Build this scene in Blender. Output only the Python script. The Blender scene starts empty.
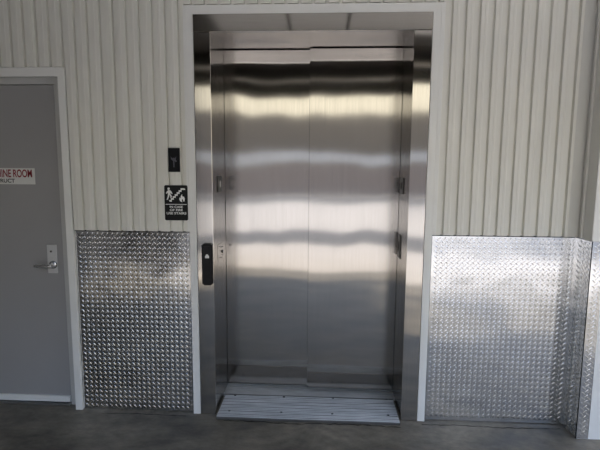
import bpy, math, random
from mathutils import Vector, Matrix
random.seed(4)
S = bpy.context.scene
COL = S.collection

# ------------------------------------------------------------------ camera
cam_data = bpy.data.cameras.new('camera')
cam = bpy.data.objects.new('camera', cam_data)
COL.objects.link(cam)
cam_data.sensor_fit = 'HORIZONTAL'
cam_data.sensor_width = 36.0
cam_data.lens = 442.95 / 600 * 36
cam_data.clip_start = 0.05
cam_data.clip_end = 500
_pit, _roll, _yaw = math.radians(6.7826), math.radians(0.3969), math.radians(2.795)
_fw = Vector((-math.sin(_yaw) * math.cos(_pit), math.cos(_yaw) * math.cos(_pit), -math.sin(_pit)))
_r = Vector((math.cos(_yaw), math.sin(_yaw), 0))
_u = _r.cross(_fw)
_r2 = _r * math.cos(_roll) + _u * math.sin(_roll)
_u2 = _u * math.cos(_roll) - _r * math.sin(_roll)
_m = Matrix((_r2, _u2, -_fw)).transposed().to_4x4()
_m.translation = Vector((0, -2.7742, 1.6066))
cam.matrix_world = _m
S.camera = cam

# ------------------------------------------------------------------ light
SUN_EL, SUN_AZ = 58.0, 20.0          # azimuth from +x towards -y (degrees)
world = bpy.data.worlds.new('sky')
S.world = world
world.use_nodes = True
wn = world.node_tree
bg = wn.nodes['Background']
sky = wn.nodes.new('ShaderNodeTexSky')
sky.sky_type = 'NISHITA'
sky.sun_disc = False
sky.sun_elevation = math.radians(SUN_EL)
sky.sun_rotation = math.radians(90 + SUN_AZ)
sky.air_density = 1.0
sky.dust_density = 1.0
sky.ozone_density = 1.2
# pale warm haze low over the horizon
_tc = wn.nodes.new('ShaderNodeTexCoord')
_sx = wn.nodes.new('ShaderNodeSeparateXYZ')
wn.links.new(_tc.outputs['Generated'], _sx.inputs[0])
_hz = wn.nodes.new('ShaderNodeMapRange')
_hz.inputs['From Min'].default_value = 0.24
_hz.inputs['From Max'].default_value = 0.48
_hz.inputs['To Min'].default_value = 1.0
_hz.inputs['To Max'].default_value = 0.0
wn.links.new(_sx.outputs['Z'], _hz.inputs[0])
_mx = wn.nodes.new('ShaderNodeMix')
_mx.data_type = 'RGBA'
wn.links.new(_hz.outputs[0], _mx.inputs[0])
wn.links.new(sky.outputs[0], _mx.inputs['A'])
_mx.inputs['B'].default_value = (2.7, 2.55, 2.1, 1)
wn.links.new(_mx.outputs['Result'], bg.inputs[0])
bg.inputs[1].default_value = 0.33

sun_data = bpy.data.lights.new('sun', 'SUN')
sun_data.energy = 4.0
sun_data.angle = math.radians(0.6)
sun_data.color = (1.0, 0.93, 0.82)
sun = bpy.data.objects.new('sun', sun_data)
COL.objects.link(sun)
_e, _a = math.radians(SUN_EL), math.radians(SUN_AZ)
_sd = Vector((math.cos(_e) * math.cos(_a), -math.cos(_e) * math.sin(_a), math.sin(_e)))
sun.rotation_euler = _sd.to_track_quat('Z', 'Y').to_euler()
sun.location = (12, -6, 14)

S.view_settings.view_transform = 'Standard'
S.view_settings.look = 'None'
S.view_settings.gamma = 1.0
S.view_settings.use_curve_mapping = False
S.view_settings.exposure = 1.25

# ------------------------------------------------------------------ materials
def new_mat(name):
    m = bpy.data.materials.new(name)
    m.use_nodes = True
    nt = m.node_tree
    return m, nt, nt.nodes['Principled BSDF']

def N(nt, kind, **kw):
    n = nt.nodes.new(kind)
    for k, v in kw.items():
        setattr(n, k, v)
    return n

def ramp(nt, stops):
    r = N(nt, 'ShaderNodeValToRGB')
    e = r.color_ramp.elements
    while len(e) < len(stops):
        e.new(0.5)
    for el, (p, c) in zip(e, stops):
        el.position = p
        el.color = (*c, 1) if len(c) == 3 else c
    return r

def coords(nt, scale):
    tc = N(nt, 'ShaderNodeNewGeometry')
    mp = N(nt, 'ShaderNodeMapping')
    mp.inputs['Scale'].default_value = scale
    nt.links.new(tc.outputs['Position'], mp.inputs[0])
    return mp.outputs[0]

def noise(nt, vec, scale=1.0, detail=4.0, rough=0.55):
    n = N(nt, 'ShaderNodeTexNoise')
    n.inputs['Scale'].default_value = scale
    n.inputs['Detail'].default_value = detail
    n.inputs['Roughness'].default_value = rough
    nt.links.new(vec, n.inputs['Vector'])
    return n.outputs['Fac']

def plain(name, color, rough=0.5, metallic=0.0, var=0.06, scale=(3, 3, 3), spec=0.5, bump=0.0):
    m, nt, b = new_mat(name)
    f = noise(nt, coords(nt, scale), 1.0, 5)
    lo = tuple(c * (1 - var) for c in color)
    hi = tuple(min(1, c * (1 + var)) for c in color)
    r = ramp(nt, [(0.3, lo), (0.7, hi)])
    nt.links.new(f, r.inputs[0])
    nt.links.new(r.outputs[0], b.inputs['Base Color'])
    b.inputs['Roughness'].default_value = rough
    b.inputs['Metallic'].default_value = metallic
    b.inputs['Specular IOR Level'].default_value = spec
    if bump:
        bp = N(nt, 'ShaderNodeBump')
        bp.inputs['Strength'].default_value = bump
        bp.inputs['Distance'].default_value = 0.002
        nt.links.new(noise(nt, coords(nt, (220, 220, 220)), 1, 3), bp.inputs['Height'])
        nt.links.new(bp.outputs[0], b.inputs['Normal'])
    return m

def steel(name, color=(0.47, 0.445, 0.412), rough=0.125, horizontal=False, aniso=1.0, wave=0.0, var=0.07):
    """brushed stainless: a vertical grain spreads highlights sideways"""
    m, nt, b = new_mat(name)
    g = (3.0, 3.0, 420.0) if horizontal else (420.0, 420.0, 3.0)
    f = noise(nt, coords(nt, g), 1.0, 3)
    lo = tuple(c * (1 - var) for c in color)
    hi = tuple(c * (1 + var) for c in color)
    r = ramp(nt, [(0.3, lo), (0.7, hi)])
    nt.links.new(f, r.inputs[0])
    # faint wipe marks
    f2 = noise(nt, coords(nt, (5, 5, 2.2)), 1.0, 5, 0.6)
    r2 = N(nt, 'ShaderNodeMapRange')
    r2.inputs['From Min'].default_value = 0.3
    r2.inputs['From Max'].default_value = 0.75
    r2.inputs['To Min'].default_value = rough * 0.88
    r2.inputs['To Max'].default_value = rough * 1.15
    nt.links.new(f2, r2.inputs[0])
    nt.links.new(r2.outputs[0], b.inputs['Roughness'])
    nt.links.new(r.outputs[0], b.inputs['Base Color'])
    b.inputs['Metallic'].default_value = 1.0
    b.inputs['Anisotropic'].default_value = aniso
    b.inputs['Anisotropic Rotation'].default_value = 0.25 if horizontal else 0.0
    t = N(nt, 'ShaderNodeTangent', direction_type='RADIAL', axis='Z')
    nt.links.new(t.outputs[0], b.inputs['Tangent'])
    if wave:
        bp = N(nt, 'ShaderNodeBump')
        bp.inputs['Strength'].default_value = 1.0
        bp.inputs['Distance'].default_value = wave
        nt.links.new(noise(nt, coords(nt, (2.6, 2.6, 1.1)), 1.0, 1.0, 0.4), bp.inputs['Height'])
        nt.links.new(bp.outputs[0], b.inputs['Normal'])
    return m

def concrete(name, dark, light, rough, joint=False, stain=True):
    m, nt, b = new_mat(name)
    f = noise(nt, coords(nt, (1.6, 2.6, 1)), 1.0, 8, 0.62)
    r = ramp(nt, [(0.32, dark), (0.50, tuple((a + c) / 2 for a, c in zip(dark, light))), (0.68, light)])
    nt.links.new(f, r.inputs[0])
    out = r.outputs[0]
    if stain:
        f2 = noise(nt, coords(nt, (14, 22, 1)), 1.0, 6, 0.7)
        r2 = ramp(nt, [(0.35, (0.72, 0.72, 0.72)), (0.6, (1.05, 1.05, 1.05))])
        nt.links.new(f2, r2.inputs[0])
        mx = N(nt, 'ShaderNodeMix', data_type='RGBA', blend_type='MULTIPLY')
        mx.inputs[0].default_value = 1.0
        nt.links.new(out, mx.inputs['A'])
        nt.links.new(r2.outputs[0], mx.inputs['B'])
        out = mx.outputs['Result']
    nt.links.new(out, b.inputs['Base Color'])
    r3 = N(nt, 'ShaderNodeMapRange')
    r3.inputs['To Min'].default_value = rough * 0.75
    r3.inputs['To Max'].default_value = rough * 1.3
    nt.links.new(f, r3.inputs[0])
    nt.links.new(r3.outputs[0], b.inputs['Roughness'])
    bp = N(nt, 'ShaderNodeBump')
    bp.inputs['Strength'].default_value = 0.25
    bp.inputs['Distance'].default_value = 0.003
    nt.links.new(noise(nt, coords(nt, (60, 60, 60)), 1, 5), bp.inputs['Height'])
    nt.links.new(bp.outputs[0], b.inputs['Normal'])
    return m

def treadplate(name, color, rough):
    m, nt, b = new_mat(name)
    f = noise(nt, coords(nt, (9, 9, 9)), 1.0, 4)
    r = ramp(nt, [(0.3, tuple(c * 0.93 for c in color)), (0.7, tuple(c * 1.05 for c in color))])
    nt.links.new(f, r.inputs[0])
    nt.links.new(r.outputs[0], b.inputs['Base Color'])
    b.inputs['Metallic'].default_value = 1.0
    b.inputs['Roughness'].default_value = rough
    bp = N(nt, 'ShaderNodeBump')
    bp.inputs['Strength'].default_value = 1.0
    bp.inputs['Distance'].default_value = 0.006
    nt.links.new(noise(nt, coords(nt, (3.5, 3.5, 3.5)), 1, 1.5), bp.inputs['Height'])
    nt.links.new(bp.outputs[0], b.inputs['Normal'])
    return m

M = dict(
    wall=plain('painted_corrugated_steel', (0.76, 0.75, 0.69), 0.42, var=0.05, scale=(6, 6, 1.2)),
    trim=plain('white_painted_trim', (0.80, 0.80, 0.77), 0.38, var=0.03),
    trim_grey=plain('pale_grey_flashing', (0.66, 0.655, 0.62), 0.4, var=0.03),
    gap=plain('dark_gap', (0.03, 0.03, 0.03), 0.8),
    door=plain('grey_door_paint', (0.34, 0.335, 0.33), 0.36, var=0.03, scale=(2, 2, 2)),
    door_frame=plain('grey_frame_paint', (0.52, 0.52, 0.50), 0.4, var=0.03),
    alu=plain('mill_aluminium', (0.62, 0.62, 0.62), 0.35, metallic=1.0, var=0.05, scale=(30, 3, 3)),
    satin=plain('satin_chrome', (0.72, 0.72, 0.71), 0.36, metallic=0.35, var=0.04),
    chrome=plain('polished_chrome', (0.74, 0.74, 0.74), 0.22, metallic=0.85, var=0.02),
    steel_door=steel('brushed_steel_door', wave=0.006),
    steel_jamb=steel('brushed_steel_jamb', wave=0.006),
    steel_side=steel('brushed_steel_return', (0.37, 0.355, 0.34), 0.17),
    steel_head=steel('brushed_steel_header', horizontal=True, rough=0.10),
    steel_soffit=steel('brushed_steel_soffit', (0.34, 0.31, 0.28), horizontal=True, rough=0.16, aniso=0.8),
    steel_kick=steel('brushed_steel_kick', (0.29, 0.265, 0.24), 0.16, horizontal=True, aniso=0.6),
    tread=treadplate('tread_plate', (0.74, 0.745, 0.75), 0.16),
    sill=plain('ribbed_sill_metal', (0.44, 0.44, 0.425), 0.45, metallic=0.4, var=0.2, scale=(5, 14, 4)),
    sill_groove=plain('sill_groove_grime', (0.07, 0.068, 0.064), 0.6, var=0.25, scale=(8, 8, 8)),
    black=plain('black_plastic', (0.005, 0.005, 0.006), 0.45, var=0.1, spec=0.25),
    black_gloss=plain('black_lens', (0.006, 0.006, 0.008), 0.3, var=0.1, spec=0.2),
    dark_grey=plain('dark_grey_metal', (0.06, 0.058, 0.052), 0.4, var=0.1),
    white=plain('white_print', (0.80, 0.80, 0.78), 0.5, var=0.02),
    faint=plain('dim_grey_print', (0.075, 0.075, 0.095), 0.5, var=0.05),
    sign_white=plain('white_sticker', (0.70, 0.70, 0.67), 0.45, var=0.02),
    red=plain('red_print', (0.24, 0.012, 0.022), 0.5, var=0.05),
    ink=plain('black_print', (0.03, 0.028, 0.03), 0.5, var=0.05),
    screw=plain('dark_screw', (0.05, 0.05, 0.05), 0.45, metallic=0.5),
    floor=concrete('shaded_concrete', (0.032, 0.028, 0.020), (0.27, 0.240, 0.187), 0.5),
    joint=plain('dirty_joint', (0.018, 0.016, 0.014), 0.9, var=0.2, scale=(40, 40, 4)),
    pave=concrete('sunlit_pavement', (0.36, 0.335, 0.30), (0.46, 0.43, 0.385), 0.8, stain=False),
    asphalt=concrete('asphalt', (0.07, 0.07, 0.07), (0.11, 0.11, 0.11), 0.8, stain=False),
    ceiling=plain('dark_ceiling_paint', (0.040, 0.036, 0.031), 0.8),
    pale_reflector=plain('pale_reflector_boards', (0.80, 0.80, 0.81), 0.6),
    beam=plain('beam_paint', (0.55, 0.52, 0.46), 0.6),
    dark_wall=plain('dark_side_wall', (0.075, 0.075, 0.075), 0.8),
    far_wall=plain('far_pale_wall', (0.74, 0.72, 0.68), 0.8),
    far_tan=plain('far_tan_wall', (0.33, 0.275, 0.24), 0.8),
    far_brown=plain('far_brown_wall', (0.17, 0.15, 0.125), 0.9, var=0.25, scale=(.4, .4, .4)),
)

# ------------------------------------------------------------------ mesh helper
class MB:
    def __init__(self):
        self.v, self.f, self.sm = [], [], []
    def add(self, vs, fs, smooth=False):
        k = len(self.v)
        self.v += [tuple(p) for p in vs]
        for f in fs:
            self.f.append([k + i for i in f])
            self.sm.append(smooth)
    def box(self, x0, x1, y0, y1, z0, z1, c=0.0):
        """box with small chamfered edges when c > 0"""
        if c <= 0:
            vs = [(x, y, z) for x in (x0, x1) for y in (y0, y1) for z in (z0, z1)]
            self.add(vs, [(0, 1, 3, 2), (4, 6, 7, 5), (0, 4, 5, 1), (2, 3, 7, 6), (0, 2, 6, 4), (1, 5, 7, 3)])
            return
        X, Y, Z = (x0, x1), (y0, y1), (z0, z1)
        vs, idx = [], {}
        for i in (0, 1):
            for j in (0, 1):
                for k in (0, 1):
                    cx, cy, cz = X[i], Y[j], Z[k]
                    sx, sy, sz = (1, -1)[i] * c, (1, -1)[j] * c, (1, -1)[k] * c
                    idx[i, j, k, 'x'] = len(vs); vs.append((cx, cy + sy, cz + sz))
                    idx[i, j, k, 'y'] = len(vs); vs.append((cx + sx, cy, cz + sz))
                    idx[i, j, k, 'z'] = len(vs); vs.append((cx + sx, cy + sy, cz))
        fs = []
        for i in (0, 1):
            q = [idx[i, 0, 0, 'x'], idx[i, 1, 0, 'x'], idx[i, 1, 1, 'x'], idx[i, 0, 1, 'x']]
            fs.append(q if i else q[::-1])
            q = [idx[0, i, 0, 'y'], idx[1, i, 0, 'y'], idx[1, i, 1, 'y'], idx[0, i, 1, 'y']]
            fs.append(q[::-1] if i else q)
            q = [idx[0, 0, i, 'z'], idx[1, 0, i, 'z'], idx[1, 1, i, 'z'], idx[0, 1, i, 'z']]
            fs.append(q if i else q[::-1])
        for i in (0, 1):
            for j in (0, 1):
                for a in ('x',):
                    fs.append([idx[i, j, 0, 'x'], idx[i, j, 0, 'y'], idx[i, j, 1, 'y'], idx[i, j, 1, 'x']])
                fs.append([idx[i, 0, j, 'x'], idx[i, 0, j, 'z'], idx[i, 1, j, 'z'], idx[i, 1, j, 'x']])
                fs.append([idx[0, i, j, 'y'], idx[0, i, j, 'z'], idx[1, i, j, 'z'], idx[1, i, j, 'y']])
                for k in (0, 1):
                    fs.append([idx[i, j, k, a] for a in 'xyz'])
        self.add(vs, fs)
    def prism(self, pts, y0, y1, axis='y'):
        """closed outline (x,z) pushed from y0 to y1; axis x takes (y,z) outlines, axis z (x,y)"""
        n = len(pts)
        def P(p, d):
            return {'y': (p[0], d, p[1]), 'x': (d, p[0], p[1]), 'z': (p[0], p[1], d)}[axis]
        vs = [P(p, y0) for p in pts] + [P(p, y1) for p in pts]
        fs = [list(range(n)), list(range(2 * n - 1, n - 1, -1))]
        fs += [[i, n + i, n + (i + 1) % n, (i + 1) % n] for i in range(n)]
        self.add(vs, fs)
    def tube(self, pts, r, seg=12, smooth=True, cap=True):
        pts = [Vector(p) for p in pts]
        rs = r if isinstance(r, (list, tuple)) else [r] * len(pts)
        vs, fs = [], []
        for i, p in enumerate(pts):
            d = (pts[min(i + 1, len(pts) - 1)] - pts[max(i - 1, 0)]).normalized()
            a = d.orthogonal() if i == 0 else (a - d * a.dot(d))
            a = a.normalized()
            b = d.cross(a)
            for s in range(seg):
                t = 2 * math.pi * s / seg
                vs.append(p + (a * math.cos(t) + b * math.sin(t)) * rs[i])
        for i in range(len(pts) - 1):
            for s in range(seg):
                s2 = (s + 1) % seg
                fs.append([i * seg + s, i * seg + s2, (i + 1) * seg + s2, (i + 1) * seg + s])
        self.add(vs, fs, smooth)
        if cap:
            k = len(vs)
            self.add(vs[:seg], [list(range(seg - 1, -1, -1))])
            self.add(vs[-seg:], [list(range(seg))])
    def build(self, name, mat, parent=None, origin=None, fix=True):
        me = bpy.data.meshes.new(name)
        if origin is None:
            if parent is None:
                xs, ys, zs = zip(*self.v)
                origin = ((min(xs) + max(xs)) / 2, (min(ys) + max(ys)) / 2, min(zs))
            else:
                q, w = parent, Vector((0, 0, 0))
                while q is not None:
                    w += q.location; q = q.parent
                origin = w
        o0 = Vector(origin)
        me.from_pydata([tuple(Vector(p) - o0) for p in self.v], [], self.f)
        me.polygons.foreach_set('use_smooth', self.sm)
        me.update()
        if fix:
            import bmesh
            bm = bmesh.new(); bm.from_mesh(me)
            bmesh.ops.recalc_face_normals(bm, faces=bm.faces)
            bm.to_mesh(me); bm.free()
        me.materials.append(mat)
        o = bpy.data.objects.new(name, me)
        COL.objects.link(o)
        if parent is None:
            o.location = o0
        else:
            o.parent = parent
        return o

def tag(o, label, cat, group=None):
    o['label'] = label
    o['category'] = cat
    if group:
        o['group'] = group
    return o

def thing(name, loc, label, cat, group=None):
    o = bpy.data.objects.new(name, None)
    COL.objects.link(o)
    o.location = loc
    o.empty_display_size = 0.1
    return tag(o, label, cat, group)

def struct(o):
    o['kind'] = 'structure'
    return o

def bx(name, mat, parent, *a, c=0.0):
    m = MB(); m.box(*a, c=c)
    return m.build(name, mat, parent)

def text_mesh(mb, txt, x0, x1, z0, z1, y, depth=0.0006):
    """flat lettering filling the box x0..x1, z0..z1 on a plane facing -y"""
    cu = bpy.data.curves.new('lettering', 'FONT')
    cu.body = txt
    cu.offset = 0.022
    ob = bpy.data.objects.new('lettering', cu)
    COL.objects.link(ob)
    dg = bpy.context.evaluated_depsgraph_get()
    me = bpy.data.meshes.new_from_object(ob.evaluated_get(dg))
    xs = [v.co.x for v in me.vertices]; ys = [v.co.y for v in me.vertices]
    ax, bx_, ay, by = min(xs), max(xs), min(ys), max(ys)
    vs = [(x0 + (v.co.x - ax) / (bx_ - ax) * (x1 - x0), y - depth, z0 + (v.co.y - ay) / (by - ay) * (z1 - z0)) for v in me.vertices]
    mb.add(vs, [list(p.vertices) for p in me.polygons])
    bpy.data.objects.remove(ob)
    bpy.data.curves.remove(cu)
    bpy.data.meshes.remove(me)

# ------------------------------------------------------------------ the setting
WX0, WX1, ZT = -4.0, 1.566, 3.0
# concrete floor under the canopy, open pavement beyond
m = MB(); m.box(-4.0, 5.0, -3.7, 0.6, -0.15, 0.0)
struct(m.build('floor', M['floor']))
def outdoors(name, x0, x1, y0, y1, mat, z1=-0.001):
    m = MB(); m.box(x0, x1, y0, y1, -0.2, z1)
    return struct(m.build(name, mat))
outdoors('ground_pavement', -60, 60, -6.3, -3.7, M['pave'])
outdoors('ground_lane', -60, 60, -8.6, -6.3, M['asphalt'])
outdoors('ground_yard', -60, 60, -20.0, -8.6, M['pave'])
outdoors('ground_road', -60, 60, -26.0, -20.0, M['asphalt'])
outdoors('ground_verge', -60, 60, -60.0, -26.0, M['pave'])
outdoors('ground_side', 5.0, 60, -3.7, 8.0, M['pave'])
outdoors('ground_far_side', -60, -4.0, -3.7, 8.0, M['pave'])

# hairline joint in the slab in front of the wall
m = MB()
def crack(xs, y0, amp, w):
    pts = []
    for i, x in enumerate(xs):
        pts.append((x, y0 + amp * math.sin(x * 9.1) + amp * random.uniform(-.8, .8), w * random.uniform(.4, 1.3)))
    vs = []
    for x, y, h in pts:
        vs += [(x, y - h, 0.0006), (x, y + h, 0.0006)]
    m.add(vs, [[2 * i, 2 * i + 2, 2 * i + 3, 2 * i + 1] for i in range(len(pts) - 1)])
crack([-1.45 + .03 * i for i in range(20)], -0.052, 0.004, 0.0034)
crack([0.66 + .03 * i for i in range(30)], -0.060, 0.005, 0.0045)
crack([-0.62 + .03 * i for i in range(39)], -0.094, 0.006, 0.0050)
struct(m.build('trim_1', M['joint'], fix=False))

# corrugated steel wall: one profile, cut around the two openings
PER, DEP = 0.0809, 0.018
def profile(x0, x1, phase=-1.1158 - 0.0115):
    knots = [(0, -DEP), (0.003, 0.0035), (0.018, 0.0035), (0.021, -DEP), (0.041, -DEP), (0.043, -DEP - .0012), (0.055, -DEP - .0012), (0.057, -DEP), (0.0809, -DEP)]
    def y_at(x):
        t = (x - phase) % PER
        for (a, ya), (b, yb) in zip(knots, knots[1:]):
            if a <= t <= b:
                return ya + (yb - ya) * (t - a) / (b - a)
        return 0.0
    xs = {x0, x1}
    k = math.floor((x0 - phase) / PER) - 1
    while phase + k * PER < x1 + PER:
        for a, _ in knots[:-1]:
            x = phase + k * PER + a
            if x0 < x < x1:
                xs.add(x)
        k += 1
    return [(x, y_at(x)) for x in sorted(xs)]
m = MB()
for x0, x1, z0 in ((WX0, -2.712, 0.0), (-2.712, -1.599, 2.244), (-1.599, -0.845, 1.2265), (-0.845, 0.700, 2.603), (0.700, 1.500, 1.2265)):
    pr = profile(x0, x1)
    n = len(pr)
    vs = [(x, y, z0) for x, y in pr] + [(x, y, ZT) for x, y in pr] + [(x, 0.0041, z0) for x, _ in pr] + [(x, 0.0041, ZT) for x, _ in pr]
    fs = []
    for i in range(n - 1):
        fs += [[i, i + 1, n + i + 1, n + i], [2 * n + i + 1, 2 * n + i, 3 * n + i, 3 * n + i + 1],
               [i, 2 * n + i, 2 * n + i + 1, i + 1], [n + i, n + i + 1, 3 * n + i + 1, 3 * n + i]]
    fs += [[0, n, 3 * n, 2 * n], [n - 1, 3 * n - 1, 4 * n - 1, 2 * n - 1]]
    m.add(vs, fs)
# laps between sheets: a narrow extra rib beside the corrugation
for x, z0 in ((-1.790, 2.244), (-1.303, 1.2265)):
    m.prism([(x - .009, -0.002), (x - .004, -DEP - .003), (x + .004, -DEP - .003), (x + .010, -0.002)], z0, ZT, axis='z')
struct(m.build('wall_back', M['wall']))
# the framing behind the sheets, with the two openings
m = MB()
for a in ((WX0, -2.66, 0, ZT), (-2.66, -1.645, 2.215, ZT), (-1.645, -0.80, 0, ZT), (-0.80, 0.65, 2.56, ZT), (0.65, 1.56, 0, ZT)):
    m.box(a[0], a[1], 0.0042, 0.12, a[2], a[3])
struct(m.build('wall_core', M['gap']))
m = MB(); m.box(WX0, 5.0, 0.45, 0.55, 0, ZT)  # added dark backing, stops sky light leaking through the door gaps
struct(m.build('wall_leak_backing', M['gap']))
# right pier, its face stepped forward of the wall
m = MB(); m.box(1.5705, 5.0, -0.157, 0.44, 0, ZT)
struct(m.build('wall_right', M['trim']))
m = MB()
m.box(1.5655, 1.5703, -0.050, -0.001, 1.2265, ZT)          # flat flashing in the inside corner
m.box(1.553, 1.5703, -0.064, -0.0505, 1.2265, ZT)           # rib of the flashing
m.box(1.5655, 1.5703, -0.157, -0.0645, 1.2265, ZT)
m.box(1.5005, 1.565, -0.018, 0.003, 1.2265, ZT)            # flat corner strip on the wall
struct(m.build('trim_2', M['trim_grey']))
m = MB(); m.box(-3.45, -3.3, -5.0, 0.0, 0, ZT)
struct(m.build('wall_left', M['dark_wall']))
# canopy; right-hand notch and hung panel are added to shape the sun patch
m = MB(); m.prism([(-4.0, -3.7), (2.6, -3.7), (2.6, -2.25), (3.60, -2.25), (3.60, -2.95), (3.25, -2.95), (3.25, -3.70), (4.05, -3.70), (4.05, -2.95), (3.70, -2.95), (3.70, -2.25), (5.0, -2.25), (5.0, 0.55), (-4.0, 0.55)], ZT, ZT + 0.12, axis='z')
struct(m.build('ceiling', M['ceiling']))
m = MB()      # pale boards added unseen overhead; they brighten and stripe the header's reflection
for a, b in ((-0.99, -0.335), (-0.305, 0.205), (0.235, 3.4)):
    m.box(a, b, -1.85, 0.0, ZT - 0.035, ZT - 0.002)
struct(m.build('trim_reflector', M['pale_reflector']))
m = MB(); m.box(-4.0, 2.6, -3.75, -3.55, 2.81, ZT - 0.001)
struct(m.build('trim_3', M['ceiling']))
m = MB(); m.box(-4.0, 2.6, -2.74, -2.62, 2.835, 2.865)
struct(m.build('trim_4', M['beam']))
m = MB(); m.box(-4.0, 2.6, -2.69, -2.67, 2.866, ZT - 0.001)
struct(m.build('trim_7', M['ceiling']))
# unseen dark wall added to block sky on the left; buildings over the road
m = MB(); m.box(-12.0, -2.05, -4.6, -4.2, 0, 4.6)
struct(m.build('wall_blocker_left', M['dark_wall']))
m = MB(); m.box(-45, 50, -34, -28, -0.001, 2.2)
struct(m.build('wall_far_shed', M['far_tan']))
m = MB(); m.box(-45, 50, -34, -27.9, 2.201, 2.95)
struct(m.build('wall_far_fascia', M['far_wall']))
m = MB(); m.box(-60, 70, -62, -50, -0.001, 8.5)
struct(m.build('wall_far_block', M['far_brown']))

m = MB(); m.box(9.0, 15.0, -20.0, -6.0, 0, 5.5)  # unseen block added to cut off sky on the right
struct(m.build('wall_blocker_right', M['far_brown']))

# white trim round the service door (its outer leg runs to the floor)
m = MB()
m.prism([(-1.645, 0.0), (-1.600, 0.0), (-1.600, 2.241), (-2.71, 2.241), (-2.71, 0.0), (-2.65, 0.0), (-2.65, 2.187), (-1.645, 2.187)], -0.0205, 0.0)
struct(m.build('trim_5', M['trim'], fix=True))
# white trim round the elevator frame
m = MB()
m.prism([(-0.836, 0.0), (-0.790, 0.0), (-0.790, 2.5445), (0.640, 2.5445), (0.640, 0.0), (0.6855, 0.0), (0.6855, 2.597), (-0.836, 2.597)], -0.0205, 0.003)
m.box(-0.8495, -0.837, -0.0195, 0.003, 1.2265, 2.597)
m.box(0.6865, 0.708, -0.0195, 0.003, 1.2265, 2.597)
struct(m.build('trim_6', M['trim']))

# ------------------------------------------------------------------ service door
dr = struct(bpy.data.objects.new('door_1', None)); COL.objects.link(dr)
dr.location = (-2.14, 0.05, 0)
dr['label'] = 'plain grey steel service door at the left edge, lever handle on its right side'
dr['category'] = 'door'
m = MB()
m.prism([(-2.66, 0.0), (-2.61, 0.0), (-2.61, 2.152), (-1.712, 2.152), (-1.712, 0.0), (-1.64, 0.0), (-1.64, 2.205), (-2.66, 2.205)], 0.045, 0.13)
m.build('door_frame', M['door_frame'], dr)
bx('door_leaf', M['door'], dr, -2.606, -1.716, 0.052, 0.096, 0.060, 2.148, c=0.0015)
bx('door_sweep', M['trim'], dr, -2.606, -1.717, 0.036, 0.0515, 0.020, 0.062, c=0.002)
bx('threshold', M['alu'], dr, -2.606, -1.714, 0.02, 0.13, 0.0, 0.012, c=0.003)
m = MB()
ex0, ex1, ez0, ez1 = -1.821, -1.755, 0.926, 1.118
m.box(ex0, ex1, 0.040, 0.0518, ez0, ez1, c=0.003)
h = m.build('handle', M['satin'], dr)
m = MB(); m.tube([(-1.790, 0.0385, 1.074), (-1.790, 0.036, 1.074)], 0.007, 12)
m.build('keyhole', M['dark_grey'], h)
m = MB()
m.tube([(-1.779, 0.040, 0.985), (-1.779, 0.030, 0.985), (-1.779, 0.028, 0.985)], [0.027, 0.026, 0.020], 20)
m.tube([(-1.779, 0.030, 0.985), (-1.779, -0.012, 0.985)], 0.012, 14)
m.tube([(-1.768, -0.016, 0.985), (-1.79, -0.020, 0.985), (-1.82, -0.020, 0.985), (-1.85, -0.018, 0.984), (-1.876, -0.010, 0.983)],
       [0.013, 0.015, 0.0135, 0.0125, 0.011], 14)
m.build('lever', M['chrome'], h)

# sticker on the door
sg = tag(bx('door_sign', M['sign_white'], None, -2.655 + .10, -1.876, 0.0508, 0.0519, 1.516, 1.621),
         'white sticker with red and black lettering on the grey service door', 'sign')
m = MB()
text_mesh(m, 'ELEVATOR MACHINE ROOM', -2.445, -1.8945, 1.561, 1.613, 0.0506)
m.build('red_lettering', M['red'], sg, fix=False)
m = MB()
text_mesh(m, 'DO NOT OBSTRUCT', -2.370, -2.013, 1.526, 1.552, 0.0506)
m.build('black_lettering', M['ink'], sg, fix=False)

# ------------------------------------------------------------------ elevator frame
ef = thing('elevator_frame', (-0.08, 0.0, 0), 'brushed stainless steel frame surrounding the elevator doorway', 'elevator frame')
bx('header', M['steel_head'], ef, -0.786, 0.6365, -0.030, 0.02, 2.4425, 2.5415, c=0.0015)
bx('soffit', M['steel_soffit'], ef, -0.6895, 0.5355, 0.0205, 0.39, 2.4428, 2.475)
for xo, xi, s in ((-0.787, -0.6855, 1), (0.637, 0.5325, -1)):
    a, b = sorted((xo, xi))
    bx('jamb', M['steel_jamb'], ef, a, b, -0.022, 0.0, 0.002, 2.442, c=0.0015)
    xr = -0.6895 if s > 0 else 0.5355
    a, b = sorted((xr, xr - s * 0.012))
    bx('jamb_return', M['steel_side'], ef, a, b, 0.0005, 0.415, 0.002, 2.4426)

# sliding door leaves
def leaf(x0, x1, y0, zk, label):
    t = thing('elevator_door_panel', ((x0 + x1) / 2, y0 + .014, 0.03), label, 'elevator door')
    bx('panel', M['steel_door'], t, x0, x1, y0, y0 + 0.028, 0.030, 2.4370, c=0.0012)
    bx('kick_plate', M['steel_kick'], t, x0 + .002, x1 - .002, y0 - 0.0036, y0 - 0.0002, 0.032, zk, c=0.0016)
    return t
leaf(-0.6885, -0.070, 0.368, 0.172, 'left stainless elevator door leaf, set back behind the other leaf')
leaf(-0.0915, 0.5345, 0.332, 0.150, 'right stainless elevator door leaf, standing in front of its neighbour')

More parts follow.
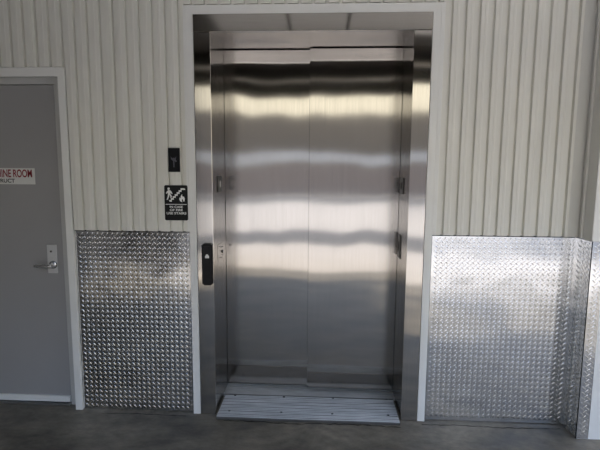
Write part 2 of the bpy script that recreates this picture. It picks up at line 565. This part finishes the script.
# ribbed sill plate
sl = thing('elevator_sill', (-0.075, 0.14, 0), 'ribbed metal sill plate with screws on the floor before the elevator', 'sill plate')
m = MB()
pts = [(-0.080, 0.0008), (-0.080, 0.012), (-0.076, 0.0165), (0.226, 0.0165), (0.226, 0.0008)]
m.prism(pts, -0.672, 0.520, axis='x')
m.build('tread', M['sill_groove'], sl)
m = MB()
y = -0.0755
while y < 0.215:
    # each rib is a slightly wandering strip
    vs, fs = [], []
    ph = random.uniform(0, 6)
    n = 40
    for i in range(n + 1):
        x = -0.671 + 1.19 * i / n
        dy = 0.0018 * math.sin(x * 6 + ph)
        vs += [(x, y + dy, 0.0166), (x, y + .003 + dy, 0.0205), (x, y + .010 + dy, 0.0205), (x, y + .013 + dy, 0.0166)]
    for i in range(n):
        for k in range(3):
            fs.append([4 * i + k, 4 * i + 4 + k, 4 * i + 5 + k, 4 * i + 1 + k])
    m.add(vs, fs)
    y += 0.0195
m.build('ribs', M['sill'], sl)
m = MB()
pts = [(0.227, 0.0008), (0.227, 0.018), (0.280, 0.018), (0.280, 0.006), (0.286, 0.006), (0.286, 0.018), (0.330, 0.018),
       (0.330, 0.006), (0.345, 0.006), (0.345, 0.018), (0.366, 0.018), (0.366, 0.006), (0.382, 0.006), (0.382, 0.018), (0.41, 0.018), (0.41, 0.0008)]
m.prism(pts, -0.689, 0.535, axis='x')
m.build('door_track', M['sill'], sl)
m = MB(); m.tube([(-0.600, 0.202, 0.019), (-0.600, 0.202, 0.0206), (-0.600, 0.202, 0.0216)], [0.0085, 0.0085, 0.005], 14)
sc0 = m.build('screw', M['screw'], sl)
for i, (x, y) in enumerate(((-0.252, 0.202), (0.097, 0.206), (0.472, 0.212), (-0.600, -0.006), (-0.252, -0.004), (0.087, -0.002), (0.455, 0.004))):
    c = sc0.copy(); COL.objects.link(c)
    c.location = (x + 0.600, y - 0.202, 0)

# ------------------------------------------------------------------ tread plate cladding
def lugs(mb, o, u, v, n, su, sv, pitch=0.033, L=0.0165, W=0.0038, H=0.0018, edge=0.011):
    """raised lozenges in two crossed directions on the rectangle o + u*su + v*sv"""
    o, u, v, n = map(Vector, (o, u, v, n))
    half = pitch / 2
    nu, nv = int(su / half) + 1, int(sv / half) + 1
    ring = [(1.0, 0), (.62, .72), (0, 1), (-.62, .72), (-1.0, 0), (-.62, -.72), (0, -1), (.62, -.72)]
    for i in range(nu):
        for j in range(nv):
            a, b = 0.009 + i * half, 0.009 + j * half
            if a < edge or b < edge or a > su - edge or b > sv - edge:
                continue
            if (i + j) % 2:
                continue
            s = 1 if i % 2 == 0 else -1
            d = (u + v * s).normalized(); e = (v - u * s).normalized()
            c = o + u * a + v * b
            vs = [c + d * p * L + e * q * W for p, q in ring]
            vs += [c + d * L * .76 + n * H, c - d * L * .76 + n * H]
            fs = [[0, 1, 8], [1, 2, 9, 8], [2, 3, 9], [3, 4, 9], [4, 5, 9], [5, 6, 9], [6, 7, 8, 9], [7, 0, 8]]
            fs[2] = [2, 3, 9]; fs[5] = [5, 6, 9]
            mb.add(vs, fs, True)

X, Y, Z = (1, 0, 0), (0, 1, 0), (0, 0, 1)
m = MB(); m.box(-1.596, -0.8425, -0.003, 0.0035, 0.004, 1.2192)
lugs(m, (-1.596, -0.003, 0.004), X, Z, (0, -1, 0), 0.7535, 1.215)
tag(m.build('diamond_plate_sheet', M['tread'], fix=False), 'darker diamond plate wall panel between the grey door and the elevator', 'wall panel')
m = MB(); m.box(0.6915, 1.520, -0.003, 0.0035, 0.004, 1.2192)
lugs(m, (0.6915, -0.003, 0.004), X, Z, (0, -1, 0), 0.8285, 1.215)
tag(m.build('diamond_plate_sheet', M['tread'], fix=False), 'large bright diamond plate wall panel right of the elevator', 'wall panel')
# inside corner piece: a flange on the wall and a short return
m = MB()
m.box(1.498, 1.5650, -0.0062, -0.0032, 0.004, 1.2192)
m.box(1.5645, 1.5675, -0.054, -0.0062, 0.004, 1.2192)
lugs(m, (1.498, -0.0062, 0.004), X, Z, (0, -1, 0), 0.066, 1.215)
lugs(m, (1.5645, -0.0062, 0.004), (0, -1, 0), Z, (-1, 0, 0), 0.048, 1.215)
tag(m.build('diamond_plate_corner', M['tread'], fix=False), 'narrow diamond plate strip folded into the inside corner on the right', 'wall panel')
# pier wrap: side face and a strip of the front
m = MB()
m.box(1.5660, 1.5700, -0.1610, -0.0555, 0.004, 1.2192)
m.box(1.5660, 1.6400, -0.1610, -0.1575, 0.004, 1.2192)
lugs(m, (1.5660, -0.0555, 0.004), (0, -1, 0), Z, (-1, 0, 0), 0.1035, 1.215)
lugs(m, (1.5660, -0.1610, 0.004), X, Z, (0, -1, 0), 0.074, 1.215)
tag(m.build('diamond_plate_guard', M['tread'], fix=False), 'diamond plate corner guard wrapped around the white pier at far right', 'corner guard')

# ------------------------------------------------------------------ fixtures
def rounded(x0, x1, z0, z1, r, k=5):
    pts = []
    for cx, cz, a0 in ((x1 - r, z1 - r, 0), (x0 + r, z1 - r, 90), (x0 + r, z0 + r, 180), (x1 - r, z0 + r, 270)):
        for i in range(k + 1):
            a = math.radians(a0 + 90 * i / k)
            pts.append((cx + r * math.cos(a), cz + r * math.sin(a)))
    return pts

# black display plate
fx = thing('display_plate', (-0.9225, -0.0197, 1.603), 'small black blank-looking plate with a faint grey symbol, above the fire sign', 'display')
bx('face_plate', M['black_gloss'], fx, -0.9590, -0.8865, -0.030, -0.0197, 1.6035, 1.7520, c=0.002)
m = MB()
yy = (-0.0302, -0.0308)
m.prism([(-0.9435, 1.698), (-0.9315, 1.688), (-0.9235, 1.692), (-0.9155, 1.688), (-0.9075, 1.700), (-0.9115, 1.680), (-0.9045, 1.668), (-0.9125, 1.664), (-0.9195, 1.672), (-0.9205, 1.632), (-0.9265, 1.632), (-0.9285, 1.672), (-0.9385, 1.680)], *yy)
m.build('symbol', M['faint'], fx)

# fire sign
fs_ = thing('fire_sign', (-0.9180, -0.0197, 1.30), 'black sign reading IN CASE OF FIRE USE STAIRS left of the elevator', 'sign')
m = MB(); m.prism(rounded(-0.9920, -0.8440, 1.2985, 1.5205, 0.010), -0.0240, -0.0197)
m.build('board', M['black'], fs_)
yy = (-0.0242, -0.0249)
m = MB()
# flight of steps climbing to the right, drawn as a stepped band
x, z = -0.9640, 1.414
st = 0.0128
up = []
for i in range(7):
    up += [(x, z + st), (x + st, z + st)]
    x += st; z += st * 0.98
up.append((x + .012, z))
band = up + [(p + 0.006, q - 0.010) for p, q in reversed(up)]
m.prism(band, *yy)
m.build('stairs_symbol', M['white'], fs_)
m = MB()
hx, hz = -0.9635, 1.4985
m.prism([(hx + .0075 * math.cos(t * math.pi / 6), hz + .0075 * math.sin(t * math.pi / 6)) for t in range(12)], *yy)
m.prism([(-0.9650, 1.490), (-0.9540, 1.489), (-0.9440, 1.478), (-0.9390, 1.468), (-0.9440, 1.464), (-0.9510, 1.474), (-0.9530, 1.466), (-0.9440, 1.452), (-0.9470, 1.441),
         (-0.9540, 1.441), (-0.9530, 1.451), (-0.9600, 1.460), (-0.9630, 1.446), (-0.9710, 1.428), (-0.9780, 1.430), (-0.9710, 1.448), (-0.9680, 1.466), (-0.9710, 1.474),
         (-0.9770, 1.466), (-0.9810, 1.469), (-0.9750, 1.482)], *yy)
m.build('running_figure_symbol', M['white'], fs_)
m = MB()
m.prism([(-0.8780, 1.415), (-0.8910, 1.420), (-0.8970, 1.432), (-0.8940, 1.445), (-0.8880, 1.438), (-0.8870, 1.452), (-0.8790, 1.466), (-0.8780, 1.455), (-0.8720, 1.446),
         (-0.8680, 1.452), (-0.8620, 1.438), (-0.8630, 1.424), (-0.8690, 1.416), (-0.8720, 1.424), (-0.8760, 1.436), (-0.8810, 1.428)], *yy)
m.build('flame_symbol', M['white'], fs_)
m = MB(); m.box(-0.9850, -0.8510, -0.0248, -0.0241, 1.3985, 1.4020)
text_mesh(m, 'IN CASE', -0.9590, -0.8760, 1.3775, 1.3915, -0.0241)
text_mesh(m, 'OF FIRE', -0.9590, -0.8760, 1.3575, 1.3715, -0.0241)
text_mesh(m, 'USE STAIRS', -0.9800, -0.8540, 1.3365, 1.3515, -0.0241)
m.build('lettering', M['white'], fs_, fix=False)

# call station on the left jamb
cs = thing('call_station', (-0.7225, -0.0225, 0.87), 'tall black call station with a white arrow on the left steel jamb', 'call panel')
def station(z0, z1):
    return [(-0.7570, z0 + .012), (-0.7430, z0), (-0.7020, z0), (-0.6880, z0 + .012), (-0.6880, z1 - .012), (-0.7020, z1), (-0.7430, z1), (-0.7570, z1 - .012)]
m = MB(); m.prism(station(0.885, 1.155), -0.040, -0.0225)
m.build('housing', M['black'], cs)
m = MB(); m.prism(rounded(-0.7480, -0.6970, 0.935, 1.135, 0.006), -0.0432, -0.0402)
m.build('cover', M['black_gloss'], cs)
m = MB(); m.prism([(-0.7340, 1.062), (-0.7090, 1.062), (-0.7090, 1.074), (-0.7175, 1.087), (-0.7255, 1.087), (-0.7340, 1.074)], -0.0448, -0.0434)
m.build('arrow_light', M['white'], cs)
m = MB(); m.prism(rounded(-0.7430, -0.7020, 0.955, 1.045, 0.004), -0.0440, -0.0434)
m.build('button_recess', M['black'], cs)

# small fittings on the jamb returns
def side_fitting(name, side, y0, y1, z0, z1, label, cat, inner):
    xs = -0.6892 if side < 0 else 0.5352
    d = 1 if side < 0 else -1
    t = thing(name, (xs, (y0 + y1) / 2, z0), label, cat)
    a, b = sorted((xs, xs + d * 0.006))
    bx('plate', M['dark_grey'], t, a, b, y0, y1, z0, z1, c=0.001)
    a, b = sorted((xs + d * 0.0062, xs + d * 0.0095))
    bx('lens' if inner == 'satin' else 'slot', M[inner], t, a, b, y0 + (y1 - y0) * .42, y0 + (y1 - y0) * .62, z0 + (z1 - z0) * .30, z1 - (z1 - z0) * .30, c=0.0008)
    return t
side_fitting('indicator', -1, 0.125, 0.235, 1.472, 1.578, 'small dark indicator high inside the left side of the elevator doorway', 'indicator', 'satin')
side_fitting('indicator', 1, 0.165, 0.285, 1.468, 1.575, 'small dark indicator high inside the right side of the elevator doorway', 'indicator', 'black')
side_fitting('latch_plate', 1, 0.205, 0.290, 1.030, 1.190, 'slim dark plate lower inside the right side of the elevator doorway', 'fitting', 'black')
ks = thing('key_switch', (-0.689, 0.21, 1.01), 'steel key switch plate inside the doorway, just right of the call station', 'key switch')
bx('plate', M['steel_side'], ks, -0.6892, -0.6865, 0.12, 0.285, 1.000, 1.120, c=0.001)
m = MB(); m.tube([(-0.6863, 0.225, 1.060), (-0.679, 0.225, 1.060)], 0.011, 14)
m.build('key_cylinder', M['dark_grey'], ks)
for y, z in ((0.15, 1.105), (0.19, 1.095), (0.215, 1.092), (0.245, 1.090), (0.16, 1.03), (0.20, 1.022), (0.235, 1.034)):
    m = MB(); m.tube([(-0.6863, y, z), (-0.6845, y, z)], 0.0042, 8)
    m.build('stud', M['dark_grey'], ks)
